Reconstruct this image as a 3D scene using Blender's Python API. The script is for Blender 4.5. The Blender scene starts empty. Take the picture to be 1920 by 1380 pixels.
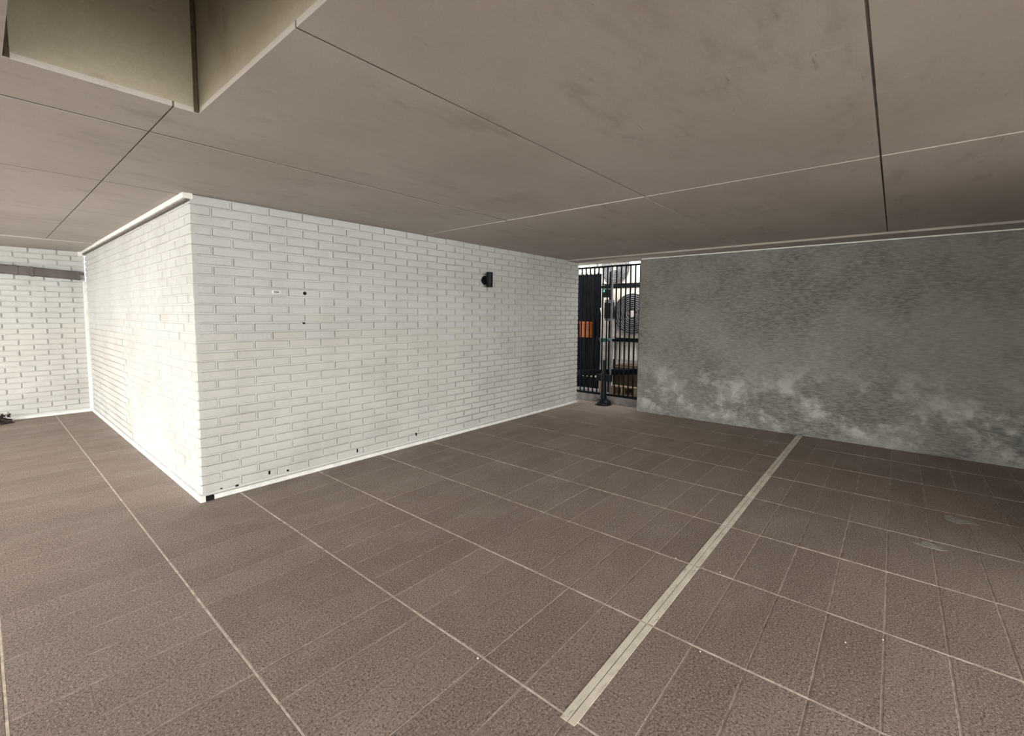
import bpy, math, random
from mathutils import Matrix, Vector

random.seed(7)
scene = bpy.context.scene
COL = scene.collection

# ------------------------------------------------------------------ camera
CAM = Vector((-0.9577, -3.6176, 1.3148))
PITCH, ROLL, YAW = 0.0715, -0.006, 0.8658
FPX, PPX, PPY = 849.26, 954.36, 651.68


def cam_rows():
    f = Vector((math.sin(YAW) * math.cos(PITCH), math.cos(YAW) * math.cos(PITCH), -math.sin(PITCH)))
    r = Vector((math.cos(YAW), -math.sin(YAW), 0))
    d = f.cross(r)
    c, s = math.cos(ROLL), math.sin(ROLL)
    return c * r + s * d, -s * r + c * d, f


RT, DN, FW = cam_rows()
cam_data = bpy.data.cameras.new('camera')
cam_data.sensor_width = 36.0
cam_data.sensor_fit = 'HORIZONTAL'
cam_data.lens = FPX / 1920 * 36.0
cam_data.shift_x = (960 - PPX) / 1920
cam_data.shift_y = (PPY - 690) / 1920
cam_data.clip_start = 0.02
cam = bpy.data.objects.new('camera', cam_data)
COL.objects.link(cam)
m3 = Matrix((RT, -DN, -FW)).transposed()
cam.matrix_world = Matrix.Translation(CAM) @ m3.to_4x4()
scene.camera = cam


def pix(p):
    """rough size test only: where a world point falls in the frame (used to rank pieces by size)"""
    d = Vector(p) - CAM
    z = d.dot(FW)
    if z < 0.05:
        return None
    return FPX * d.dot(RT) / z + PPX, FPX * d.dot(DN) / z + PPY


# ------------------------------------------------------------------ sky, light, exposure
world = bpy.data.worlds.new('overcast_sky')
scene.world = world
world.use_nodes = True
wb = world.node_tree.nodes['Background']
wb.inputs['Color'].default_value = (1.0, 0.99, 0.955, 1)
wb.inputs['Strength'].default_value = 1.0
scene.view_settings.view_transform = 'Standard'
scene.view_settings.look = 'None'
scene.view_settings.gamma = 1.0
scene.view_settings.use_curve_mapping = False
scene.view_settings.exposure = 4.12

OPEN_X = -4.6            # the open side of the garage
Y_REAR, Y_FAR = -8.4, 4.505
H = 2.11


def portal(name, loc, rot, sx, sy):
    ld = bpy.data.lights.new(name, 'AREA')
    ld.shape = 'RECTANGLE'
    ld.size, ld.size_y = sx, sy
    ld.cycles.is_portal = True
    o = bpy.data.objects.new(name, ld)
    o.location, o.rotation_euler = loc, rot
    COL.objects.link(o)


Y_OPEN0, Y_OPEN1 = -1.3, 3.6   # side opening; a second opening lies behind the camera
X_PART, Y_PART = 2.2, -5.2
portal('side_opening', (OPEN_X - 0.02, (Y_OPEN0 + Y_OPEN1) / 2, 1.05), (0, math.radians(-90), 0), 2.12, Y_OPEN1 - Y_OPEN0)
portal('entrance_opening', ((OPEN_X + X_PART) / 2, Y_REAR - 0.02, 1.05), (math.radians(90), 0, 0), X_PART - OPEN_X, 2.12)
portal('yard_opening', (5.82, -0.72, 2.56), (0, 0, 0), 1.3, 2.75)


# ------------------------------------------------------------------ materials
def lin(c):
    return tuple((v / 255 / 12.92) if v / 255 <= 0.04045 else ((v / 255 + 0.055) / 1.055) ** 2.4 for v in c)


class NT:
    def __init__(self, name):
        self.m = bpy.data.materials.new(name)
        self.m.use_nodes = True
        self.t = self.m.node_tree
        self.b = self.t.nodes['Principled BSDF']
        self.geo = None

    def n(self, typ, **kw):
        nd = self.t.nodes.new(typ)
        for k, v in kw.items():
            setattr(nd, k, v)
        return nd

    def l(self, a, b):
        self.t.links.new(a, b)

    def pos(self, scale=(1, 1, 1)):
        if self.geo is None:
            self.geo = self.n('ShaderNodeNewGeometry')
        mp = self.n('ShaderNodeMapping')
        mp.inputs['Scale'].default_value = scale
        self.l(self.geo.outputs['Position'], mp.inputs['Vector'])
        return mp.outputs['Vector']

    def noise(self, scale, detail=4, rough=0.55, stretch=(1, 1, 1), off=None):
        nd = self.n('ShaderNodeTexNoise')
        nd.inputs['Scale'].default_value = scale
        nd.inputs['Detail'].default_value = detail
        nd.inputs['Roughness'].default_value = rough
        self.l(self.pos(stretch), nd.inputs['Vector'])
        return nd.outputs['Fac']

    def ramp(self, fac, lo, hi, a=0.0, b=1.0):
        nd = self.n('ShaderNodeMapRange')
        nd.interpolation_type = 'SMOOTHSTEP'
        nd.inputs['From Min'].default_value = lo
        nd.inputs['From Max'].default_value = hi
        nd.inputs['To Min'].default_value = a
        nd.inputs['To Max'].default_value = b
        self.l(fac, nd.inputs['Value'])
        return nd.outputs['Result']

    def math(self, op, a, b):
        nd = self.n('ShaderNodeMath', operation=op)
        for i, v in enumerate((a, b)):
            if isinstance(v, (int, float)):
                nd.inputs[i].default_value = v
            else:
                self.l(v, nd.inputs[i])
        return nd.outputs[0]

    def mix(self, fac, a, b, mode='MIX'):
        nd = self.n('ShaderNodeMix', data_type='RGBA', blend_type=mode)
        if isinstance(fac, (int, float)):
            nd.inputs[0].default_value = fac
        else:
            self.l(fac, nd.inputs[0])
        for i, v in ((6, a), (7, b)):
            if isinstance(v, tuple):
                nd.inputs[i].default_value = (*v[:3], 1)
            else:
                self.l(v, nd.inputs[i])
        return nd.outputs[2]

    def z(self):
        if self.geo is None:
            self.geo = self.n('ShaderNodeNewGeometry')
        s = self.n('ShaderNodeSeparateXYZ')
        self.l(self.geo.outputs['Position'], s.inputs[0])
        return s.outputs

    def bump(self, h, strength, dist=0.01):
        nd = self.n('ShaderNodeBump')
        nd.inputs['Strength'].default_value = strength
        nd.inputs['Distance'].default_value = dist
        self.l(h, nd.inputs['Height'])
        self.l(nd.outputs[0], self.b.inputs['Normal'])

    def color(self, c):
        if isinstance(c, tuple):
            self.b.inputs['Base Color'].default_value = (*c[:3], 1)
        else:
            self.l(c, self.b.inputs['Base Color'])

    def rough(self, v, spec=0.3, metal=0.0):
        if isinstance(v, (int, float)):
            self.b.inputs['Roughness'].default_value = v
        else:
            self.l(v, self.b.inputs['Roughness'])
        self.b.inputs['Specular IOR Level'].default_value = spec
        self.b.inputs['Metallic'].default_value = metal
        return self.m


def simple(name, c, var=0.25, scale=25, rough=0.6, spec=0.3, metal=0.0, bump=0.0, stretch=(1, 1, 1)):
    t = NT(name)
    f = t.noise(scale, 4, 0.6, stretch)
    a = tuple(v * (1 - var) for v in c)
    b = tuple(min(1, v * (1 + var)) for v in c)
    t.color(t.mix(t.ramp(f, 0.3, 0.7), a, b))
    if bump:
        t.bump(f, bump, 0.003)
    return t.rough(rough, spec, metal)


def brick_paint(name, c, dirty, bump_s):
    t = NT(name)
    big = t.ramp(t.noise(2.2, 5, 0.6), 0.35, 0.75)
    col = t.mix(big, c, dirty)
    grime = t.ramp(t.noise(11, 6, 0.7), 0.62, 0.8)
    col = t.mix(t.math('MULTIPLY', grime, 0.35), col, tuple(v * 0.7 for v in dirty))
    spk = t.ramp(t.noise(90, 3, 0.6), 0.66, 0.74)
    col = t.mix(t.math('MULTIPLY', spk, 0.25), col, tuple(v * 0.55 for v in dirty))
    t.color(col)
    hgt = t.math('ADD', t.noise(60, 5, 0.65), t.math('MULTIPLY', t.noise(230, 3, 0.6), 0.5))
    t.bump(hgt, bump_s, 0.006)
    return t.rough(0.55, 0.3)


M = {}
M['brick_new'] = brick_paint('white_brick_paint', (0.53, 0.54, 0.53), (0.47, 0.475, 0.46), 1.0)
M['brick_old'] = brick_paint('cream_brick_paint', (0.515, 0.51, 0.48), (0.44, 0.43, 0.405), 0.6)
M['mortar'] = brick_paint('painted_mortar', (0.56, 0.56, 0.54), (0.49, 0.48, 0.46), 0.5)
M['trim_white'] = simple('white_trim_paint', (0.72, 0.72, 0.69), 0.1, 14, 0.5)
M['sealant'] = simple('white_sealant', (0.85, 0.85, 0.82), 0.08, 18, 0.5)


def concrete(name, c1, c2, stain):
    t = NT(name)
    a = t.ramp(t.noise(0.9, 6, 0.62, (1, 1, 1)), 0.3, 0.7)
    col = t.mix(a, c1, c2)
    s = t.ramp(t.noise(3.1, 7, 0.68, (0.6, 1.6, 1)), 0.5, 0.78)
    col = t.mix(t.math('MULTIPLY', s, 0.8), col, stain)
    sc = t.ramp(t.noise(16, 5, 0.7, (0.35, 1.8, 1)), 0.63, 0.74)
    col = t.mix(t.math('MULTIPLY', sc, 0.5), col, tuple(v * 0.6 for v in stain))
    lt = t.ramp(t.noise(8, 6, 0.7, (1.6, 0.5, 1)), 0.64, 0.78)
    col = t.mix(t.math('MULTIPLY', lt, 0.3), col, tuple(min(1, v * 1.5) for v in c2))
    # per-panel tone
    fine = t.noise(120, 3, 0.6)
    col = t.mix(t.ramp(fine, 0.2, 0.8, 0.0, 0.14), col, tuple(v * 0.5 for v in stain))
    t.color(col)
    t.bump(t.math('ADD', t.noise(14, 6, 0.7, (0.6, 1.4, 1)), t.math('MULTIPLY', fine, 0.15)), 0.12, 0.01)
    return t.rough(0.62, 0.25)


M['ceiling'] = concrete('ceiling_concrete', (0.385, 0.347, 0.312), (0.45, 0.415, 0.38), (0.29, 0.255, 0.222))
M['ceiling_core'] = simple('ceiling_joint_concrete', (0.16, 0.135, 0.11), 0.3, 9, 0.8)
M['ceiling_joint'] = simple('dark_joint_filler', (0.10, 0.083, 0.068), 0.5, 7, 0.85)
M['recess'] = concrete('recess_concrete', (0.27, 0.235, 0.175), (0.36, 0.325, 0.25), (0.13, 0.10, 0.06))
M['recess_dark'] = simple('recess_corner_shade_grime', (0.075, 0.055, 0.03), 0.3, 20, 0.8)  # dark tone standing for the shading and grime in the corners


def grey_render():
    t = NT('grey_cement_render')
    xyz = t.z()
    base = t.mix(t.ramp(t.noise(0.9, 6, 0.66), 0.36, 0.64), (0.10, 0.099, 0.088), (0.205, 0.201, 0.185))
    brush = t.noise(46, 5, 0.7, (1, 0.32, 1.3))
    col = t.mix(t.ramp(brush, 0.32, 0.72, 0.0, 0.8), base, (0.285, 0.28, 0.26))
    dark = t.ramp(t.noise(60, 4, 0.7, (1, 0.25, 1.4)), 0.56, 0.72)
    col = t.mix(t.math('MULTIPLY', dark, 0.45), col, (0.062, 0.062, 0.055))
    # lime bloom low on the wall
    low = t.ramp(xyz[2], 0.95, 0.32)
    low = t.math('MULTIPLY', low, t.ramp(xyz[2], 0.0, 0.12, 0.45, 1.0))
    bl = t.ramp(t.noise(2.3, 9, 0.7, (1, 1, 1.25)), 0.46, 0.60)
    bl2 = t.ramp(t.noise(9, 5, 0.6), 0.42, 0.62)
    bloom = t.math('MULTIPLY', t.math('MULTIPLY', bl, low), t.math('ADD', 0.35, t.math('MULTIPLY', bl2, 0.5)))
    col = t.mix(bloom, col, (0.46, 0.455, 0.43))
    # scattered pale smudges higher up
    sm = t.ramp(t.noise(3.3, 6, 0.7), 0.66, 0.78)
    col = t.mix(t.math('MULTIPLY', sm, 0.4), col, (0.40, 0.42, 0.39))
    t.color(col)
    t.bump(brush, 0.6, 0.008)
    return t.rough(0.8, 0.2)


M['render'] = grey_render()


def tile_mat():
    t = NT('brown_aggregate_paving')
    # one tone for each paver
    mp = t.n('ShaderNodeMapping')
    mp.inputs['Location'].default_value = (-0.24 / 0.5994, 2.872 / 0.1945, 0)
    mp.inputs['Scale'].default_value = (1 / 0.5994, 1 / 0.1945, 0)
    if t.geo is None:
        t.geo = t.n('ShaderNodeNewGeometry')
    t.l(t.geo.outputs['Position'], mp.inputs['Vector'])
    fl = t.n('ShaderNodeVectorMath', operation='FLOOR')
    t.l(mp.outputs[0], fl.inputs[0])
    wn = t.n('ShaderNodeTexWhiteNoise', noise_dimensions='2D')
    t.l(fl.outputs[0], wn.inputs['Vector'])
    col = t.mix(wn.outputs['Value'], (0.23, 0.176, 0.146), (0.28, 0.218, 0.183))
    big = t.ramp(t.noise(0.8, 5, 0.6), 0.35, 0.7)
    col = t.mix(t.math('MULTIPLY', big, 0.45), col, (0.19, 0.15, 0.128))
    dust = t.ramp(t.noise(1.9, 8, 0.7, (1, 1.8, 1)), 0.47, 0.75)
    col = t.mix(t.math('MULTIPLY', dust, 0.5), col, (0.35, 0.295, 0.258))
    agg = t.noise(115, 3, 0.75)
    col = t.mix(t.ramp(agg, 0.55, 0.64, 0, 0.75), col, (0.46, 0.39, 0.335))
    col = t.mix(t.ramp(agg, 0.47, 0.37, 0, 0.8), col, (0.05, 0.038, 0.032))
    t.color(col)
    t.bump(agg, 0.8, 0.005)
    return t.rough(t.ramp(t.noise(3, 4), 0.3, 0.7, 0.5, 0.72), 0.35)


M['tile'] = tile_mat()
M['grout'] = simple('paving_bed_grout', (0.36, 0.30, 0.262), 0.3, 14, 0.85)
M['joint'] = simple('pale_joint_filler', (0.56, 0.48, 0.42), 0.3, 22, 0.8)


def paint_line():
    t = NT('worn_line_paint')
    w = t.ramp(t.noise(30, 6, 0.75, (0.5, 1.4, 1)), 0.54, 0.70)
    col = t.mix(t.ramp(t.noise(12, 4), 0.3, 0.7), (0.62, 0.57, 0.49), (0.74, 0.69, 0.60))
    t.color(t.mix(t.math('MULTIPLY', w, 0.75), col, (0.22, 0.18, 0.15)))
    return t.rough(0.65, 0.25)


M['line'] = paint_line()
M['black'] = simple('black_powder_coat', (0.006, 0.006, 0.0075), 0.3, 30, 0.45, 0.15)
M['bar'] = simple('black_steel_bar', (0.004, 0.0055, 0.007), 0.3, 30, 0.6, 0.08)
M['bar_grey'] = simple('worn_steel_edge', (0.12, 0.125, 0.14), 0.3, 30, 0.5)
M['pipe'] = simple('brown_grey_duct_paint', (0.105, 0.09, 0.085), 0.15, 8, 0.5)
M['ac_white'] = simple('cream_metal_casing', (0.60, 0.555, 0.495), 0.06, 6, 0.5)
M['grille'] = simple('grey_fan_grille', (0.15, 0.15, 0.155), 0.2, 20, 0.5)
M['fan_dark'] = simple('dark_fan_blade', (0.05, 0.05, 0.055), 0.2, 12, 0.5)
M['navy'] = simple('dark_navy_sheet', (0.007, 0.0065, 0.0115), 0.35, 18, 0.7, 0.1, bump=0.4)
M['orange'] = simple('orange_plastic', (0.30, 0.07, 0.004), 0.12, 8, 0.45)
M['teal'] = simple('teal_plastic', (0.03, 0.13, 0.105), 0.15, 10, 0.5)
M['tube'] = simple('cream_plastic_tube', (0.80, 0.78, 0.68), 0.06, 10, 0.4)
M['wood'] = simple('raw_timber', (0.26, 0.185, 0.11), 0.3, 30, 0.7, stretch=(1, 0.2, 3))
M['cardboard'] = simple('brown_board', (0.055, 0.032, 0.02), 0.3, 12, 0.8)
M['kerb'] = simple('grey_kerb_concrete', (0.17, 0.155, 0.15), 0.25, 14, 0.8)
M['yard'] = simple('yard_wall_render', (0.34, 0.325, 0.30), 0.3, 5, 0.8)
M['outside'] = simple('driveway_concrete', (0.42, 0.39, 0.35), 0.12, 3, 0.8)
M['leaf'] = simple('dead_leaf', (0.022, 0.014, 0.010), 0.5, 40, 0.8)
M['twig'] = simple('dry_twig', (0.16, 0.125, 0.09), 0.3, 40, 0.8)
M['hole'] = simple('dark_cavity', (0.008, 0.007, 0.006), 0.2, 20, 0.9)
M['stone'] = simple('pale_stone_chip', (0.55, 0.51, 0.46), 0.2, 60, 0.7)
M['cement'] = simple('pale_cement_smear', (0.30, 0.285, 0.255), 0.3, 25, 0.8)
led = NT('green_indicator')
led.color((0.05, 0.6, 0.3))
led.b.inputs['Emission Color'].default_value = (0.05, 1.0, 0.45, 1)
led.b.inputs['Emission Strength'].default_value = 0.5
M['led'] = led.rough(0.4)


# ------------------------------------------------------------------ mesh helpers
class MB:
    def __init__(self):
        self.v, self.f = [], []

    def add(self, vs, fs):
        o = len(self.v)
        self.v += [tuple(p) for p in vs]
        self.f += [tuple(i + o for i in q) for q in fs]
        return self

    def box(self, x0, x1, y0, y1, z0, z1):
        return self.add([(x0, y0, z0), (x1, y0, z0), (x1, y1, z0), (x0, y1, z0),
                         (x0, y0, z1), (x1, y0, z1), (x1, y1, z1), (x0, y1, z1)],
                        [(0, 3, 2, 1), (4, 5, 6, 7), (0, 1, 5, 4), (1, 2, 6, 5), (2, 3, 7, 6), (3, 0, 4, 7)])

    def chamfer(self, x0, x1, y0, y1, z0, z1, b, axis):
        """box whose face on the given side (e.g. '+z', '-y') has chamfered edges"""
        s, a = axis
        lo, hi = [x0, y0, z0], [x1, y1, z1]
        ai = 'xyz'.index(a)
        u, w = [i for i in range(3) if i != ai]
        top = hi[ai] if s == '+' else lo[ai]
        bot = lo[ai] if s == '+' else hi[ai]
        mid = top - b if s == '+' else top + b

        def ring(lev, ins):
            out = []
            for du, dw in ((0, 0), (1, 0), (1, 1), (0, 1)):
                p = [0, 0, 0]
                p[ai] = lev
                p[u] = (hi[u] - ins) if du else (lo[u] + ins)
                p[w] = (hi[w] - ins) if dw else (lo[w] + ins)
                out.append(tuple(p))
            return out
        vs = ring(bot, 0) + ring(mid, 0) + ring(top, b)
        fs = [(0, 1, 2, 3), (8, 9, 10, 11)]
        for r in (0, 4):
            for k in range(4):
                fs.append((r + k, r + (k + 1) % 4, r + 4 + (k + 1) % 4, r + 4 + k))
        return self.add(vs, fs)

    def cyl(self, p0, p1, r0, r1=None, n=16, cap=True):
        r1 = r0 if r1 is None else r1
        p0, p1 = Vector(p0), Vector(p1)
        d = (p1 - p0).normalized()
        a = d.orthogonal().normalized()
        b = d.cross(a)
        vs = []
        for p, r in ((p0, r0), (p1, r1)):
            for k in range(n):
                t = 2 * math.pi * k / n
                vs.append(p + (a * math.cos(t) + b * math.sin(t)) * r)
        fs = [(k, (k + 1) % n, n + (k + 1) % n, n + k) for k in range(n)]
        if cap:
            fs += [tuple(range(n))[::-1], tuple(range(n, 2 * n))]
        return self.add(vs, fs)

    def torus(self, c, axis, R, r, n=32, k=6):
        d = Vector(axis).normalized()
        a = d.orthogonal().normalized()
        b = d.cross(a)
        c = Vector(c)
        vs = []
        for i in range(n):
            t = 2 * math.pi * i / n
            e = a * math.cos(t) + b * math.sin(t)
            for j in range(k):
                q = 2 * math.pi * j / k
                vs.append(c + e * (R + r * math.cos(q)) + d * r * math.sin(q))
        fs = [(i * k + j, ((i + 1) % n) * k + j, ((i + 1) % n) * k + (j + 1) % k, i * k + (j + 1) % k)
              for i in range(n) for j in range(k)]
        return self.add(vs, fs)

    def mesh(self, name, mat, smooth=False):
        me = bpy.data.meshes.new(name)
        me.from_pydata(self.v, [], self.f)
        import bmesh
        bm = bmesh.new()
        bm.from_mesh(me)
        bmesh.ops.recalc_face_normals(bm, faces=bm.faces)
        bm.to_mesh(me)
        bm.free()
        me.materials.append(M[mat])
        if smooth:
            for p in me.polygons:
                p.use_smooth = True
            try:
                me.set_sharp_from_angle(angle=math.radians(40))
            except Exception:
                pass
        return me

    def obj(self, name, mat, parent=None, smooth=False):
        return link(name, self.mesh(name, mat, smooth), parent)


def link(name, data, parent=None, loc=None):
    o = bpy.data.objects.new(name, data)
    COL.objects.link(o)
    if parent is not None:
        o.parent = parent
        base = Vector((0, 0, 0))
        q = parent
        while q is not None:
            base += q.location
            q = q.parent
        # meshes are written in world coordinates: undo the thing's own offset
        o.location = (Vector(loc) if loc is not None else Vector((0, 0, 0))) - base
    elif loc is not None:
        o.location = loc
    return o


def thing(name, loc, label, cat, group=None):
    o = link(name, None, None, loc)
    o.empty_display_size = 0.05
    return tag(o, label, cat, group)


def tag(o, label, cat, group=None):
    o['label'], o['category'] = label, cat
    if group:
        o['group'] = group
    return o


def struct(o, label=None, cat=None):
    o['kind'] = 'structure'
    if label:
        o['label'] = label
    if cat:
        o['category'] = cat
    return o


def area(pts):
    q = [pix(p) for p in pts]
    if any(p is None for p in q):
        return 0.0
    cx = sum(p[0] for p in q) / len(q)
    cy = sum(p[1] for p in q) / len(q)
    s = 0
    for i in range(len(q)):
        a, b = q[i], q[(i + 1) % len(q)]
        s += a[0] * b[1] - a[1] * b[0]
    s = abs(s) / 2
    if not (-30 < cx < 1950 and -30 < cy < 1410):
        s *= 1e-3
    return s


# ------------------------------------------------------------------ floor
OX, PX_ = 0.24, 0.5994       # long joints every 0.6 m
OY, PY_ = -2.872, 0.1945     # cross grooves
G = 0.0035
floor = struct(MB().box(OPEN_X, 5.14, Y_REAR, Y_FAR + 0.3, -0.25, -0.0016).obj('floor', 'grout'),
               'brown exposed-aggregate paving of long narrow pavers', 'floor')
tiles = []
for i in range(-9, 9):
    for j in range(-29, 39):
        x0, y0 = OX + i * PX_, OY + j * PY_
        x1, y1 = x0 + PX_, y0 + PY_
        if x0 > 0.02 and y0 > 0.02 and x0 < 4.7:
            continue
        x0, x1 = max(x0, OPEN_X), min(x1, 5.135)
        y0, y1 = max(y0, Y_REAR), min(y1, Y_FAR + 0.05)
        if x1 - x0 < 0.05 or y1 - y0 < 0.03:
            continue
        if x1 > 4.93 and y0 < -0.96:
            x1 = 4.93
            if x1 - x0 < 0.05:
                continue
        if x0 > 4.7 and y0 > 0.3:
            continue
        tiles.append((x0, x1, y0, y1, area([(x0, y0, 0), (x1, y0, 0), (x1, y1, 0), (x0, y1, 0)])))
tiles.sort(key=lambda t: -t[4])
paver_mesh = {}
rest = MB()
for k, (x0, x1, y0, y1, a) in enumerate(tiles):
    dz = random.uniform(-0.0007, 0.0007)
    gx, gy = 0.0045, 0.0036
    if k < 300:
        key = (round(x1 - x0, 4), round(y1 - y0, 4))
        if key not in paver_mesh:
            w, h = key
            paver_mesh[key] = MB().chamfer(-w / 2 + gx, w / 2 - gx, -h / 2 + gy, h / 2 - gy, -0.02, 0.0, 0.0014, '+z').mesh('paver', 'tile')
        link('paver', paver_mesh[key], floor, ((x0 + x1) / 2, (y0 + y1) / 2, dz))
    else:
        rest.chamfer(x0 + gx, x1 - gx, y0 + gy, y1 - gy, -0.02, dz, 0.0014, '+z')
o = rest.obj('paver_field', 'tile', floor)
o['kind'] = 'stuff'
for i in range(-8, 9):
    x = OX + i * PX_
    if x < OPEN_X + 0.05:
        continue
    ymax = Y_FAR if x < 0 else (0.0 if x < 4.85 else 0.3)
    ymin = Y_REAR if x < 4.9 else -0.95
    MB().box(x - 0.0038, x + 0.0038, ymin, ymax, -0.01, -0.0004).obj('joint_filler', 'joint', floor)
# pale cement smears left on the paving
for cx, cy, sx, sy, seed in ((3.12, -4.0, 0.075, 0.10, 1), (2.55, -3.84, 0.05, 0.09, 2)):
    rr = random.Random(seed)
    n = 14
    ring = []
    for k in range(n):
        t = 2 * math.pi * k / n
        q = rr.uniform(0.45, 1.0)
        ring.append((cx + math.cos(t) * sx * q, cy + math.sin(t) * sy * q))
    mb = MB()
    mb.add([(a, b, 0.0012) for a, b in ring] + [(a, b, -0.001) for a, b in ring],
           [tuple(range(n))] + [(k, (k + 1) % n, n + (k + 1) % n, n + k) for k in range(n)])
    mb.obj('cement_smear', 'cement', floor)

# driveway outside the open side
struct(MB().box(-16, OPEN_X, -16, 12, -0.3, -0.02).box(OPEN_X, 8, -16, Y_REAR, -0.3, -0.02).obj('floor_driveway', 'outside'))

# ------------------------------------------------------------------ brick walls
BL, BH = 0.2525, 0.0664
JT, JB = 0.0140, 0.0100


def courses(z_top, n):
    return [(k, z_top - (k + 1) * BH, z_top - k * BH) for k in range(n)]


def brick_wall(root, plane, u_max, start_phase, n_parts, proud_new=0.009, proud_old=0.006, split=1.14, u_min=0.0):
    """plane: 'front' (faces -Y at Y=0), 'left' (faces -X at X=0), 'back' (faces -Y at Y=Y_FAR, u runs to -X)"""
    cells = []
    for k, z0, z1 in courses(H - 0.001, 31):
        ph = 0.0 if (k + start_phase) % 2 == 0 else BL / 2
        u = -BL + ph - 1e-6
        while u < u_max:
            a, b = max(u, u_min), min(u + BL, u_max)
            u += BL
            if b - a < 0.045:
                continue
            cells.append((a, b, z0, z1, k))

    def place(a, b):
        return a, b
    ranked = []
    for a, b, z0, z1, k in cells:
        if plane == 'front':
            c = [(a, 0, z0), (b, 0, z0), (b, 0, z1), (a, 0, z1)]
        elif plane == 'left':
            c = [(0, a, z0), (0, b, z0), (0, b, z1), (0, a, z1)]
        else:
            c = [(-a, Y_FAR, z0), (-b, Y_FAR, z0), (-b, Y_FAR, z1), (-a, Y_FAR, z1)]
        ranked.append((area(c), a, b, z0, z1, k))
    ranked.sort(key=lambda t: -t[0])
    cache = {}
    rest = {'brick_new': MB(), 'brick_old': MB()}
    rnd = random.Random(11 + len(plane))
    for idx, (ar, a, b, z0, z1, k) in enumerate(ranked):
        old = (z0 + z1) / 2 < split + rnd.choice((-0.07, 0, 0, 0.07, 0.14))
        mat = 'brick_old' if old else 'brick_new'
        L = b - a
        first = a <= u_min + 1e-4
        g0 = 0.0 if first else JT / 2
        var = rnd.randrange(5)
        pr = rnd.uniform(-0.0015, 0.0015) + (0.003 if old else 0.0)
        tilt = rnd.uniform(-0.012, 0.012) if old else rnd.uniform(-0.005, 0.005)
        dz = rnd.uniform(-0.0012, 0.0012)

        def build(mb, ua, ub, za, zb, p):
            d = 0.03
            if plane == 'front':
                mb.chamfer(ua, ub, -p, d, za, zb, 0.0045, '-y')
            elif plane == 'left':
                mb.chamfer(-p, d, ua, ub, za, zb, 0.0045, '-x')
            else:
                mb.chamfer(-ub, -ua, -p, d, za, zb, 0.0045, '-y')
        if idx < n_parts:
            key = (mat, round(L, 3), first, var)
            if key not in cache:
                r2 = random.Random(hash((round(L, 3), first, var)) & 0xffff)
                e = [r2.uniform(-0.0018, 0.0018) for _ in range(4)]
                mb = MB()
                build(mb, -L / 2 + g0 + (0 if first else e[0]), L / 2 - JT / 2 + e[1],
                      -BH / 2 + JB / 2 + e[2], BH / 2 - JB / 2 + e[3], 0.0)
                cache[key] = mb.mesh('brick', mat)
            m = (a + b) / 2
            zc = (z0 + z1) / 2 + dz
            if plane == 'front':
                loc, rot = (m, pr, zc), (0, tilt, 0)
            elif plane == 'left':
                loc, rot = (pr, m, zc), (tilt, 0, 0)
            else:
                loc, rot = (-m, Y_FAR + pr, zc), (0, tilt, 0)
            o = link('brick', cache[key], root, loc)
            o.rotation_euler = rot
        else:
            mb = rest[mat]
            s = len(mb.v)
            build(mb, a + g0, b - JT / 2, z0 + JB / 2 + dz, z1 - JB / 2 + dz, pr)
            if plane == 'back':
                mb.v[s:] = [(x, y + Y_FAR, z) for x, y, z in mb.v[s:]]
    for mat, mb in rest.items():
        if mb.v:
            o = mb.obj('upper_bricks' if mat == 'brick_new' else 'lower_bricks', mat, root)
            o['kind'] = 'stuff'


LX = 4.89
DPT = 0.019
wall_front = struct(MB().box(0.02, LX, DPT, 0.12, 0.0, H).obj('wall_front', 'mortar'),
                    'painted white brick wall beside the barred gate', 'wall')
brick_wall(wall_front, 'front', LX, 0, 300)
wall_left = struct(MB().box(0.009, 0.12, 0.0195, Y_FAR, 0.0, H).obj('wall_left', 'mortar'),
                   'brightly lit painted white brick return wall', 'wall')
brick_wall(wall_left, 'left', Y_FAR, 1, 300)
wall_back = struct(MB().box(OPEN_X, 0.0, Y_FAR + DPT, Y_FAR + 0.15, 0.0, H + 0.1).obj('wall_back', 'mortar'),
                   'painted brick end wall carrying a dark duct', 'wall')
brick_wall(wall_back, 'back', 3.55, 0, 150)
wall_end = struct(MB().box(LX - 0.11, LX, 0.12, 0.6, 0.0, H).obj('wall_end', 'mortar'))

# fixings and weep holes in the front wall
for x, z, w, h in ((0.45, 0.092, 0.014, 0.028), (0.59, 0.072, 0.014, 0.014), (0.224, 0.055, 0.018, 0.014), (0.121, 0.062, 0.014, 0.008),
                   (1.202, 0.093, 0.012, 0.03), (0.75, 1.24, 0.016, 0.014), (1.86, 0.11, 0.012, 0.03)):
    MB().box(x - w / 2, x + w / 2, -0.0022, 0.012, z - h / 2, z + h / 2).obj('weep_hole', 'hole', wall_front)
MB().cyl((0.762, -0.003, 1.479), (0.762, 0.01, 1.479), 0.014, n=14).obj('fixing_hole', 'hole', wall_front)
o = MB().chamfer(0.51, 0.572, -0.007, 0.006, 1.468, 1.492, 0.003, '-y').obj('cover_plate', 'trim_white', wall_front)
MB().box(0.521, 0.561, -0.0076, -0.004, 1.475, 1.485).obj('plate_slot', 'bar_grey', o)

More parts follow.
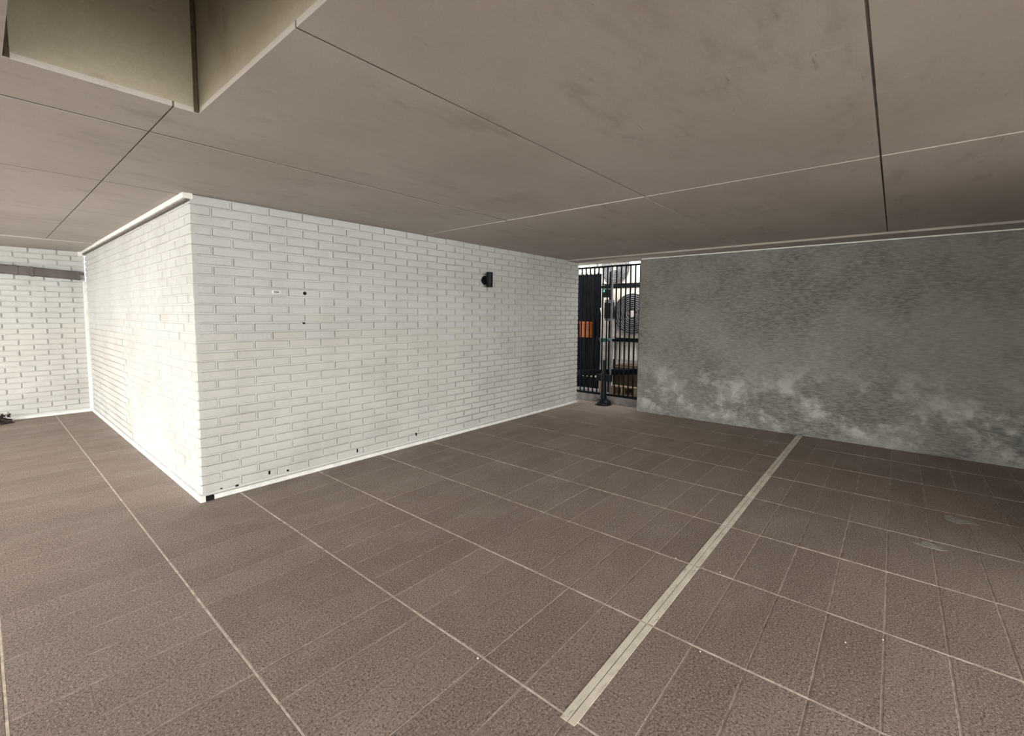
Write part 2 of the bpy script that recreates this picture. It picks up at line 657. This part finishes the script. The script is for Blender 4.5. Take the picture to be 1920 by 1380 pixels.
# base strips, cornice and corner boards
base_front = struct(MB().chamfer(0.075, LX, -0.012, 0.02, 0.0, 0.034, 0.006, '-y').obj('baseboard_front', 'trim_white'))
MB().box(0.02, 0.08, -0.004, 0.02, 0.0, 0.03).obj('gap', 'hole', base_front)
struct(MB().chamfer(-0.016, 0.02, -0.012, Y_FAR, 0.0, 0.045, 0.006, '-x').obj('baseboard_left', 'trim_white'))
struct(MB().chamfer(OPEN_X, -0.02, Y_FAR - 0.012, Y_FAR + 0.02, 0.0, 0.035, 0.006, '-y').obj('baseboard_back', 'trim_white'))
struct(MB().chamfer(-0.040, 0.02, -0.006, Y_FAR, H - 0.036, H, 0.004, '-x').obj('trim_1', 'trim_white'), 'white cornice strip over the bright brick wall', 'trim')
struct(MB().box(-0.020, 0.02, 0.0, Y_FAR, H - 0.050, H - 0.036).obj('cornice_gap', 'pipe'))  # dark-coloured strip standing in for the shaded gap under the cornice
struct(MB().chamfer(-0.03, 0.02, Y_FAR - 0.05, Y_FAR + 0.01, 0.04, 1.72, 0.004, '-x').obj('trim_3', 'trim_white'))

# ------------------------------------------------------------------ grey rendered wall
XG, YG = 4.916, -0.95
wall_right = struct(MB().box(XG, XG + 0.19, Y_REAR, YG, 0.0, H).obj('wall_right', 'render'),
                    'dark grey cement-rendered wall with pale blooms', 'wall')
struct(MB().chamfer(XG - 0.014, XG + 0.002, Y_REAR, YG - 0.02, 2.074, 2.086, 0.004, '-x').obj('trim_4', 'sealant'),
       'white sealant bead along the grey wall head', 'trim')
struct(MB().box(X_PART, XG, Y_PART - 0.2, Y_PART, 0.0, H).obj('wall_shading_rear', 'render'))  # unseen partition, added to shade the right end of the grey wall
struct(MB().box(X_PART, X_PART + 0.2, Y_REAR, Y_PART - 0.2, 0.0, H).obj('wall_shading_return', 'render'))  # return of the added partition, narrows the entrance light
struct(MB().box(OPEN_X - 0.2, OPEN_X, Y_REAR, Y_OPEN0, 0.0, H).obj('wall_side', 'mortar'))  # unseen wall, its end placed to limit side daylight on the front bricks
struct(MB().box(OPEN_X - 0.2, OPEN_X, Y_OPEN1, Y_FAR + 0.15, 0.0, H).obj('wall_side_far', 'mortar'))  # unseen wall, closes the opening to dim the left brick face

# ------------------------------------------------------------------ ceiling
RX0, RX1, RY0, RY1, RZ = -0.864, -0.339, -3.15, -1.455, 0.62
core = MB()


def around(x0, x1, y0, y1, hole):
    """sub-rectangles of a rectangle minus a hole"""
    hx0, hx1, hy0, hy1 = hole
    if hx1 <= x0 or hx0 >= x1 or hy1 <= y0 or hy0 >= y1:
        return [(x0, x1, y0, y1)]
    out = []
    if y0 < hy0:
        out.append((x0, x1, y0, hy0))
    if y1 > hy1:
        out.append((x0, x1, hy1, y1))
    a, b = max(y0, hy0), min(y1, hy1)
    if x0 < hx0:
        out.append((x0, hx0, a, b))
    if x1 > hx1:
        out.append((hx1, x1, a, b))
    return out


HOLE = (RX0, RX1, RY0, RY1)
CX1 = 5.17
for r in around(OPEN_X, CX1, Y_REAR, Y_FAR + 0.15, (RX0 - 0.05, RX1 + 0.05, RY0 - 0.05, RY1 + 0.05)):
    core.box(*r, H + 0.016, H + 0.25)
ceiling = struct(core.obj('ceiling', 'ceiling_core'), 'bare concrete slab soffit with panel joints', 'ceiling')
CXS = [OPEN_X, -2.82, -0.423, 1.974, 4.37, 4.57]
CYS = [Y_REAR, -5.95, -4.74, -3.521, -2.304, -1.077, 0.077, 1.28, 2.17, 3.42]
gp, gy_ = 0.0032, 0.0075
for i in range(len(CXS) - 1):
    for j in range(len(CYS) - 1):
        if CXS[i] > 0 and CYS[j] > 0.05:
            continue
        x0, x1, y0, y1 = CXS[i], CXS[i + 1], CYS[j], CYS[j + 1]
        if CXS[i] == 4.37:
            continue
        if CXS[i] == 1.974:
            x1 = 4.57
        z = H + (-0.004 if x0 > 1.9 else 0.0) + random.uniform(-0.001, 0.001)
        mb = MB()
        for r in around(x0 + gp, x1 - gp, y0 + (gy_ if y0 > -2 else 0.0042), y1 - (gy_ if y1 > -2 else 0.0042), HOLE):
            mb.box(*r, z, H + 0.02)
        mb.obj('ceiling_panel', 'ceiling', ceiling)
for y in CYS[1:-1]:
    jw = 0.0068 if y > -2 else 0.0035
    MB().box(OPEN_X, 4.57 if y < 0.05 else -0.05, y - jw, y + jw, H + 0.0016, H + 0.02).obj('panel_joint', 'ceiling_joint', ceiling) if y < RY0 or y > RY1 else \
        [MB().box(a, b, y - jw, y + jw, H + 0.0016, H + 0.02).obj('panel_joint', 'ceiling_joint', ceiling) for a, b in ((OPEN_X, RX0), (RX1, 4.57))]
for a, b in ((Y_REAR, RY0), (RY1, 3.42)):
    MB().box(-0.4262, -0.4198, a, b, H + 0.0015, H + 0.02).obj('panel_joint', 'ceiling_joint', ceiling)
# lower strip beside the grey wall and downstand by the back wall
MB().box(4.574, CX1, Y_REAR, 0.6, H - 0.022, H + 0.02).obj('edge_strip', 'ceiling', ceiling)
MB().box(OPEN_X, -0.042, 3.425, Y_FAR + 0.02, H - 0.012, H + 0.02).obj('edge_strip', 'ceiling', ceiling)
MB().box(-0.062, 0.0, Y_FAR - 0.05, Y_FAR, H - 0.07, H - 0.01).obj('corner_block', 'trim_white', ceiling)
# the deep recess in the slab
rz = H + RZ
rec = MB()
rec.box(RX0 - 0.05, RX1 + 0.05, RY0 - 0.05, RY1 + 0.05, rz, rz + 0.05)
rec.obj('recess_lid', 'recess', ceiling)
MB().box(RX0, RX1, RY1, RY1 + 0.05, H + 0.02, rz).obj('recess_side', 'recess', ceiling)
MB().box(RX0, RX1, RY0 - 0.05, RY0, H + 0.02, rz).obj('recess_side', 'recess', ceiling)
MB().box(RX1, RX1 + 0.05, RY0 - 0.05, RY1 + 0.05, H + 0.02, rz).obj('recess_side', 'recess', ceiling)
MB().box(RX0 - 0.05, RX0, RY0 - 0.05, RY1 + 0.05, H + 0.02, rz).obj('recess_side', 'recess', ceiling)
MB().chamfer(RX1 - 0.016, RX1, RY1 - 0.010, RY1 + 0.01, H + 0.002, rz, 0.005, '-y').obj('corner_dark_strip', 'recess_dark', ceiling)  # corner shading and grime put in as a dark-coloured strip
MB().chamfer(RX0, RX0 + 0.016, RY1 - 0.010, RY1 + 0.01, H + 0.002, rz, 0.005, '-y').obj('corner_dark_strip', 'recess_dark', ceiling)

# ------------------------------------------------------------------ painted parking line
mb = MB()
yl0, yl1 = -2.901, -2.846
i = 0
xs = [OX + i * PX_ for i in range(0, 9)]
for i, x in enumerate(xs):
    a = x + 0.006 if i else x - 0.02
    b = (xs[i + 1] - 0.006) if i + 1 < len(xs) else XG
    b = min(b, XG - 0.002)
    if b > a:
        mb.box(a, b, yl0, OY - 0.0032, -0.002, 0.0011)
        mb.box(a, b, OY + 0.0005, yl1, -0.002, 0.0011)
tag(mb.obj('parking_line', 'line'), 'worn cream painted line running across the paving to the grey wall', 'line marking')

# ------------------------------------------------------------------ wall light
wl = thing('wall_light', (2.85, -0.0, 1.62), 'small black cylinder wall light on the white brick wall', 'wall light')
MB().cyl((2.85, 0.004, 1.712), (2.85, -0.022, 1.712), 0.052, 0.047, n=28).obj('backplate', 'black', wl, True)
MB().cyl((2.85, -0.02, 1.712), (2.85, -0.055, 1.712), 0.018, n=16).obj('arm', 'black', wl, True)
b = MB()
b.cyl((2.85, -0.083, 1.632), (2.85, -0.083, 1.798), 0.036, n=28)
b.torus((2.85, -0.083, 1.798), (0, 0, 1), 0.0335, 0.003, 28, 6)
b.torus((2.85, -0.083, 1.632), (0, 0, 1), 0.0335, 0.003, 28, 6)
body = b.obj('lamp_body', 'black', wl, True)
MB().cyl((2.85, -0.083, 1.6305), (2.85, -0.083, 1.6325), 0.028, n=20).obj('lens', 'bar_grey', body)

# ------------------------------------------------------------------ duct on the back wall
du = thing('duct_pipe', (-1.9, Y_FAR - 0.06, 1.75), 'dark brown square duct fixed across the end wall', 'duct')
t = 0.1 / 3.6


def duct_z(x):
    return 1.765 + 0.0 * x


def duct_seg(x0, x1, grow):
    zz0, zz1 = 1.775 - 0.045 * (x0 + 0.75) / 0.75, 1.775 - 0.045 * (x1 + 0.75) / 0.75
    h, yb, yf = 0.105 + 2 * grow, Y_FAR - 0.004, Y_FAR - 0.075 - grow
    mb = MB()
    v = []
    for x, zb in ((x0, zz0 - grow), (x1, zz1 - grow)):
        v += [(x, yf + 0.008, zb), (x, yf, zb + 0.008), (x, yf, zb + h - 0.008), (x, yf + 0.008, zb + h), (x, yb, zb + h), (x, yb, zb)]
    f = [(k, (k + 1) % 6, 6 + (k + 1) % 6, 6 + k) for k in range(6)] + [tuple(range(6)), tuple(range(6, 12))]
    return mb.add(v, f)


duct_seg(-3.4, -0.055, 0).obj('duct_body', 'pipe', du)
duct_seg(-0.632, -0.606, 0.006).obj('collar', 'pipe', du)
duct_seg(-0.500, -0.474, 0.006).obj('collar', 'pipe', du)
MB().box(-0.06, -0.018, Y_FAR - 0.07, Y_FAR - 0.005, 1.80, 1.838).obj('end_bracket', 'pipe', du)

# ------------------------------------------------------------------ litter by the back wall
lt = thing('leaf_clump', (-0.80, Y_FAR - 0.16, 0.0), 'ragged dark clump of dead leaves at the foot of the end wall', 'leaf litter')
rr = random.Random(5)
heap = MB()
n, rings = 18, 4
vs = [(-0.86, Y_FAR - 0.15, 0.062)]
for q in range(1, rings + 1):
    for k in range(n):
        tt = 2 * math.pi * k / n
        f = q / rings
        jr = rr.uniform(0.86, 1.1)
        vs.append((-0.86 + math.cos(tt) * 0.15 * f * jr, Y_FAR - 0.15 + math.sin(tt) * 0.09 * f * jr, max(0.0, 0.06 * (1 - f ** 2.6) + rr.uniform(-0.01, 0.012) * (q < rings))))
fs = [(0, 1 + k, 1 + (k + 1) % n) for k in range(n)]
for q in range(rings - 1):
    for k in range(n):
        fs.append((1 + q * n + k, 1 + (q + 1) * n + k, 1 + (q + 1) * n + (k + 1) % n, 1 + q * n + (k + 1) % n))
heap.add(vs, fs)
heap.obj('heap', 'leaf', lt)
for q in range(9):
    a = rr.uniform(0, 6.28)
    c = Vector((-0.86 + rr.uniform(-0.1, 0.12), Y_FAR - 0.15 + rr.uniform(-0.06, 0.06), rr.uniform(0.04, 0.075)))
    d = Vector((math.cos(a), math.sin(a), rr.uniform(0.1, 0.9))).normalized() * rr.uniform(0.05, 0.09)
    s = Vector((-d.y, d.x, 0)).normalized() * 0.018
    e = Vector((0, 0, 0.003))
    mb = MB()
    pts = [c, c + d * 0.45 + s + e, c + d, c + d * 0.45 - s + e]
    mb.add(pts + [p - Vector((0, 0, 0.0015)) for p in pts], [(0, 1, 2, 3), (4, 7, 6, 5), (0, 4, 5, 1), (1, 5, 6, 2), (2, 6, 7, 3), (3, 7, 4, 0)])
    mb.obj('leaf', 'leaf', lt)
for q in range(5):
    p0 = Vector((-0.76 + rr.uniform(-0.03, 0.02), Y_FAR - 0.16 + rr.uniform(-0.04, 0.04), 0.02 + rr.uniform(0, 0.02)))
    p1 = p0 + Vector((rr.uniform(0.06, 0.15), rr.uniform(-0.05, 0.05), rr.uniform(-0.015, 0.02)))
    MB().cyl(p0, p1, 0.0025, 0.0012, 6).obj('twig', 'twig', lt)

# ------------------------------------------------------------------ gate bay
XK = 5.14
struct(MB().box(XK, 6.6, -2.2, 0.75, -0.2, 0.11).obj('floor_kerb', 'kerb'), 'grey concrete kerb under the barred gate', 'kerb')
struct(MB().box(6.45, 6.6, -2.2, 0.75, 0.1, 2.5).obj('wall_yard', 'yard'))
struct(MB().box(XK, 6.5, 0.6, 0.75, 0.1, 2.5).obj('wall_yard_side', 'yard'))
struct(MB().box(XK - 0.03, 6.5, -2.2, -2.05, 0.1, 2.5).obj('wall_yard_end', 'yard'))

XB = 5.165
gate = thing('bar_gate', (XB, -0.3, 0.11), 'black vertical-bar steel gate between white brick and grey wall', 'gate')
bar_me = MB().chamfer(-0.009, 0.009, -0.0085, 0.0085, 0.0, 1.93, 0.002, '-x').mesh('bar', 'bar')
nb = 17
for k in range(nb):
    y = -0.915 + k * 0.0735
    if abs(y + 0.40) < 0.03:
        continue
    link('bar', bar_me, gate, (XB, y, 0.118))
MB().box(XB - 0.012, XB + 0.012, -0.415, -0.392, 0.112, 2.05).obj('stile', 'bar_grey', gate)
MB().box(XB - 0.012, XB + 0.012, -0.948, 0.33, 0.112, 0.140).obj('rail', 'bar', gate)
MB().box(XB - 0.012, XB + 0.012, -0.948, 0.33, 2.03, 2.055).obj('rail', 'bar', gate)
MB().box(XB - 0.012, XB + 0.012, -0.948, -0.93, 0.112, 2.055).obj('stile', 'bar', gate)
for y, z in ((-0.03, 2.062), (-0.165, 2.066), (-0.405, 2.068), (-0.45, 2.068)):
    MB().cyl((XB - 0.02, y, z - 0.012), (XB - 0.02, y, z + 0.018), 0.016, 0.013, 10).obj('hanger', 'tube', gate, True)


def ac_unit(x, y0, y1, z0, z1, fy, fz, R, label, group):
    a = thing('air_conditioner', (x, (y0 + y1) / 2, z0), label, 'air conditioner', group)
    MB().chamfer(x, x + 0.33, y0, y1, z0 + 0.02, z1, 0.01, '-x').obj('casing', 'ac_white', a)
    MB().cyl((x - 0.002, fy, fz), (x + 0.004, fy, fz), R, n=48).obj('fan_opening', 'fan_dark', a)
    for k in range(4):
        tt = k * math.pi / 2 + 0.4
        e = Vector((0, math.cos(tt), math.sin(tt)))
        s = Vector((0, -e.z, e.y))
        c = Vector((x - 0.004, fy, fz))
        mb = MB()
        pts = [c + e * R * 0.15 - s * R * 0.12, c + e * R * 0.9 - s * R * 0.2, c + e * R * 0.85 + s * R * 0.42, c + e * R * 0.15 + s * R * 0.14]
        off = Vector((-0.003, 0, 0))
        mb.add(pts + [p + off for p in pts], [(0, 1, 2, 3), (4, 7, 6, 5), (0, 4, 5, 1), (1, 5, 6, 2), (2, 6, 7, 3), (3, 7, 4, 0)])
        mb.obj('blade', 'grille', a)
    g = None
    for k in range(8):
        r = R * (0.3 + 0.7 * k / 7)
        MB().torus((x - 0.016, fy, fz), (1, 0, 0), r, 0.0075, 48, 6).obj('grille_ring', 'grille', a, True)
    for k in range(8):
        tt = k * math.pi / 4 + 0.2
        e = Vector((0, math.cos(tt), math.sin(tt)))
        c = Vector((x - 0.014, fy, fz))
        MB().cyl(c + e * R * 0.18, c + e * R, 0.003, n=6).obj('grille_spoke', 'grille', a)
    MB().cyl((x - 0.022, fy, fz), (x - 0.008, fy, fz), R * 0.165, n=24).obj('hub_cap', 'ac_white', a, True)
    for yy in (y0 + 0.08, y1 - 0.08):
        MB().box(x + 0.02, x + 0.3, yy - 0.03, yy + 0.03, z0, z0 + 0.022).obj('foot', 'fan_dark', a)
    return a


XA = 5.70
GRP = 'outdoor air conditioners behind the gate'
ac_unit(XA, -1.02, -0.140, 0.940, 1.759, -0.484, 1.345, 0.315, 'lower cream air-conditioner unit with large round fan behind the gate', GRP)
ac_unit(XA, -1.05, 0.077, 1.801, 2.55, -0.176, 2.078, 0.245, 'upper cream air-conditioner unit cut off by the gate head', GRP)
# steel shelves that carry them
for z, y1, lab in ((0.921, -0.11, 'dark steel shelf under the lower air conditioner'), (1.781, 0.11, 'dark steel shelf between the two air conditioners')):
    sh = thing('steel_shelf', (XA + 0.15, -0.5, z - 0.018), lab, 'shelf', 'air conditioner shelves')
    MB().box(XA - 0.01, XA + 0.34, -1.07, y1, z - 0.018, z + 0.019).obj('shelf_plate', 'bar', sh)
    for y in (-0.95, y1 - 0.1):
        MB().box(XA + 0.34, 6.45, y - 0.02, y + 0.02, z - 0.018, z + 0.019).obj('bracket', 'bar', sh)
# white ribbed panel under the lower unit
pn = thing('ribbed_panel', (XA, -0.57, 0.11), 'off-white ribbed panel under the lower air conditioner', 'panel')
MB().box(XA + 0.03, XA + 0.05, -1.02, -0.13, 0.615, 0.90).obj('sheet', 'ac_white', pn)
for k in range(12):
    y = -0.985 + k * 0.0745
    MB().chamfer(XA + 0.012, XA + 0.032, y - 0.012, y + 0.012, 0.615, 0.90, 0.006, '-x').obj('rib', 'trim_white', pn)
for y in (-0.97, -0.16):
    MB().box(XA + 0.05, XA + 0.07, y - 0.015, y + 0.015, 0.11, 0.66).obj('leg', 'bar', pn)

# dark sheet on a clip rail
tp = thing('hanging_sheet', (5.42, 0.1, 0.15), 'dark navy sheet hanging in folds from white clips behind the gate', 'sheet')
mb = MB()
N, K = 36, 10
vs = []
for j in range(K + 1):
    z = 0.15 + (1.985 - 0.15) * j / K
    for i in range(N + 1):
        y = 0.52 + (-0.09 - 0.52) * i / N
        vs.append((5.43 + 0.018 * math.sin(i * 1.35 + 0.3 * math.sin(j)) + 0.006 * math.sin(j * 1.7 + i * 0.4), y, z))
W = N + 1
fs = [(j * W + i, j * W + i + 1, (j + 1) * W + i + 1, (j + 1) * W + i) for j in range(K) for i in range(N)]
n0 = len(vs)
vs2 = vs + [(x + 0.004, y, z) for x, y, z in vs]
fs2 = fs + [tuple(q + n0 for q in reversed(f)) for f in fs]
for j in range(K):
    for i in (0, N):
        a, b2 = j * W + i, (j + 1) * W + i
        fs2.append((a, b2, b2 + n0, a + n0))
for i in range(N):
    for j in (0, K):
        a, b2 = j * W + i, j * W + i + 1
        fs2.append((a, b2, b2 + n0, a + n0))
mb.add(vs2, fs2)
mb.obj('sheet', 'navy', tp, True)
MB().cyl((5.43, 0.58, 2.012), (5.43, -0.10, 2.03), 0.009, n=10).obj('rail', 'tube', tp, True)
for k in range(9):
    y = 0.49 - k * 0.07
    MB().chamfer(5.405, 5.44, y - 0.017, y + 0.017, 1.965, 2.012, 0.006, '-x').obj('clip', 'tube', tp)
for k in range(4):
    y = 0.20 - k * 0.075
    MB().cyl((5.40, y, 0.335), (5.40, y, 0.362), 0.015, 0.012, 10).obj('eyelet', 'tube', tp, True)

ob = thing('orange_box', (5.34, 0.14, 0.967), 'orange plastic box hooked on the dark sheet behind the gate', 'box')
bx = MB().chamfer(5.315, 5.40, 0.05, 0.235, 0.967, 1.185, 0.008, '-x').obj('body', 'orange', ob)
MB().chamfer(5.310, 5.40, 0.046, 0.239, 1.180, 1.218, 0.006, '-x').obj('lid', 'orange', ob)
MB().box(5.309, 5.316, 0.13, 0.15, 0.97, 1.18).obj('rib', 'orange', bx)

# post with controller box
cp = thing('controller_post', (5.46, -0.2, 0.11), 'dark post with black control box and green indicator light', 'control box')
MB().box(5.44, 5.48, -0.25, -0.21, 0.11, 2.0).obj('post', 'bar', cp)
cb = MB().chamfer(5.375, 5.46, -0.298, -0.164, 1.273, 1.52, 0.008, '-x').obj('control_box', 'black', cp)
hb = MB().chamfer(5.40, 5.47, -0.26, -0.105, 1.60, 1.73, 0.008, '-x').obj('indicator_box', 'black', cp)
MB().cyl((5.392, -0.135, 1.698), (5.401, -0.135, 1.698), 0.016, n=14).obj('indicator', 'led', hb)
MB().box(5.39, 5.46, -0.29, -0.17, 1.235, 1.273).obj('gland', 'bar_grey', cb)
MB().box(5.39, 5.46, -0.29, -0.17, 1.52, 1.56).obj('gland', 'bar_grey', cb)

tb = thing('leaning_tube', (5.38, -0.128, 0.965), 'pale cream tube standing on the teal bracket behind the gate', 'tube')
MB().cyl((5.385, -0.125, 0.965), (5.385, -0.122, 1.30), 0.013, n=12).obj('lower_tube', 'tube', tb, True)
MB().cyl((5.385, -0.145, 1.25), (5.385, -0.098, 1.435), 0.011, n=12).obj('upper_tube', 'tube', tb, True)
tg = thing('teal_bracket', (5.40, -0.2, 0.905), 'teal wedge-shaped plastic bracket behind the gate', 'bracket')
mb = MB()
prof = [(-0.095, 0.965), (-0.265, 0.962), (-0.262, 0.935), (-0.19, 0.905), (-0.105, 0.900)]
n = len(prof)
mb.add([(5.36, y, z) for y, z in prof] + [(5.436, y, z) for y, z in prof],
       [tuple(range(n)), tuple(range(2 * n - 1, n - 1, -1))] + [(k, (k + 1) % n, n + (k + 1) % n, n + k) for k in range(n)])
mb.obj('wedge', 'teal', tg)
MB().box(5.355, 5.362, -0.2, -0.11, 0.945, 0.955).obj('lip', 'teal', tg)

# horizontal beam and pale post, pallet
bm_ = thing('dark_beam', (5.30, -0.25, 0.36), 'dark blue padded beam low across the back of the gate', 'beam')
mb = MB()
pr = []
for y, z in ((0.50, 0.33), (-0.1, 0.385), (-1.0, 0.485)):
    pr.append([(5.25, y, z), (5.24, y, z + 0.012), (5.24, y, z + 0.078), (5.25, y, z + 0.09), (5.31, y, z + 0.09), (5.31, y, z)])
v = [p for q in pr for p in q]
f = [tuple(range(6)), tuple(range(12, 18))]
for s in range(2):
    f += [(s * 6 + k, s * 6 + (k + 1) % 6, s * 6 + 6 + (k + 1) % 6, s * 6 + 6 + k) for k in range(6)]
mb.add(v, f).obj('padding', 'navy', bm_)
for y in (0.45, -0.97):
    MB().box(5.265, 5.295, y - 0.015, y + 0.015, 0.11, 0.36 if y > 0 else 0.49).obj('leg', 'bar', bm_)
tpst = thing('timber_stub', (5.36, -0.13, 0.11), 'short pale timber stub standing on the kerb', 'timber')
MB().chamfer(5.345, 5.375, -0.145, -0.108, 0.11, 0.335, 0.004, '-x').obj('stub', 'wood', tpst)
pl = thing('timber_pallet', (5.42, -0.6, 0.11), 'raw timber pallet lying behind the gate under the beam', 'pallet')
for z in (0.205, 0.11):
    for k in range(3):
        x = 5.34 + k * 0.13
        MB().chamfer(x, x + 0.09, -1.15, -0.34, z + (0.02 if z > 0.15 else 0), z + (0.042 if z > 0.15 else 0.022), 0.003, '+z').obj('slat', 'wood', pl)
for y in (-0.36, -0.52, -0.72, -1.1):
    for x in (5.345, 5.475, 5.605):
        MB().box(x, x + 0.08, y - 0.035, y + 0.03, 0.132, 0.225).obj('block', 'wood', pl)
cbx = thing('brown_carton', (5.6, -0.5, 0.247), 'dull brown carton on the timber pallet', 'box')
MB().chamfer(5.44, 5.69, -0.80, -0.34, 0.247, 0.56, 0.006, '-x').obj('carton', 'cardboard', cbx)
MB().box(5.437, 5.441, -0.80, -0.34, 0.52, 0.54).obj('flap_edge', 'wood', cbx)

# black pedestal in front of the kerb
pd = thing('pedestal_post', (5.01, -0.38, 0.0), 'black post on a domed round base in front of the gate', 'post')
prof = [(0.118, 0.0), (0.122, 0.012), (0.112, 0.045), (0.085, 0.07), (0.055, 0.085), (0.05, 0.1)]
mb = MB()
n = 28
vs = [(5.01 + r * math.cos(2 * math.pi * k / n), -0.38 + r * math.sin(2 * math.pi * k / n), z) for r, z in prof for k in range(n)]
fs = [(q * n + k, q * n + (k + 1) % n, (q + 1) * n + (k + 1) % n, (q + 1) * n + k) for q in range(len(prof) - 1) for k in range(n)]
fs += [tuple(range(n)), tuple(range((len(prof) - 1) * n, len(prof) * n))]
mb.add(vs, fs).obj('base', 'black', pd, True)
MB().cyl((5.01, -0.38, 0.095), (5.01, -0.38, 0.47), 0.047, 0.042, 20).obj('column', 'black', pd, True)
MB().chamfer(4.975, 5.045, -0.50, -0.27, 0.35, 0.45, 0.01, '-x').obj('clamp', 'black', pd)
MB().cyl((5.01, -0.38, 0.47), (5.01, -0.38, 0.66), 0.022, n=14).obj('stem', 'black', pd, True)

# ------------------------------------------------------------------ stone chips on the paving
for x, y, lab in ((1.445, -2.774, 'tiny pale stone chip on the joint just left of the painted line'),
                  (1.461, -2.996, 'tiny pale stone chip on the joint just right of the painted line'),
                  (1.258, -3.53, 'tiny pale stone chip loose on a paver, rightmost in the foreground'),
                  (3.133, -1.329, 'tiny pale stone chip on the far paving before the barred gate'),
                  (1.378, -3.645, 'tiny pale stone chip by the joint right of the painted line, behind the rightmost chip'),
                  (0.225, -2.463, 'tiny pale stone chip on the long joint left of the line end'),
                  (0.82, -3.10, 'tiny pale stone chip near the crossing right of the line end')):
    rr = random.Random(int(x * 1000))
    mb = MB()
    n = 6
    r = rr.uniform(0.0028, 0.0048)
    ring = [(x + math.cos(2 * math.pi * k / n) * r * rr.uniform(0.7, 1.2), y + math.sin(2 * math.pi * k / n) * r * rr.uniform(0.7, 1.2)) for k in range(n)]
    mb.add([(a, b, 0.0) for a, b in ring] + [(x + (a - x) * 0.6, y + (b - y) * 0.6, 0.004) for a, b in ring],
           [tuple(range(n)), tuple(range(n, 2 * n))] + [(k, (k + 1) % n, n + (k + 1) % n, n + k) for k in range(n)])
    tag(mb.obj('stone_chip', 'stone'), lab, 'stone', 'stone chips on the paving')
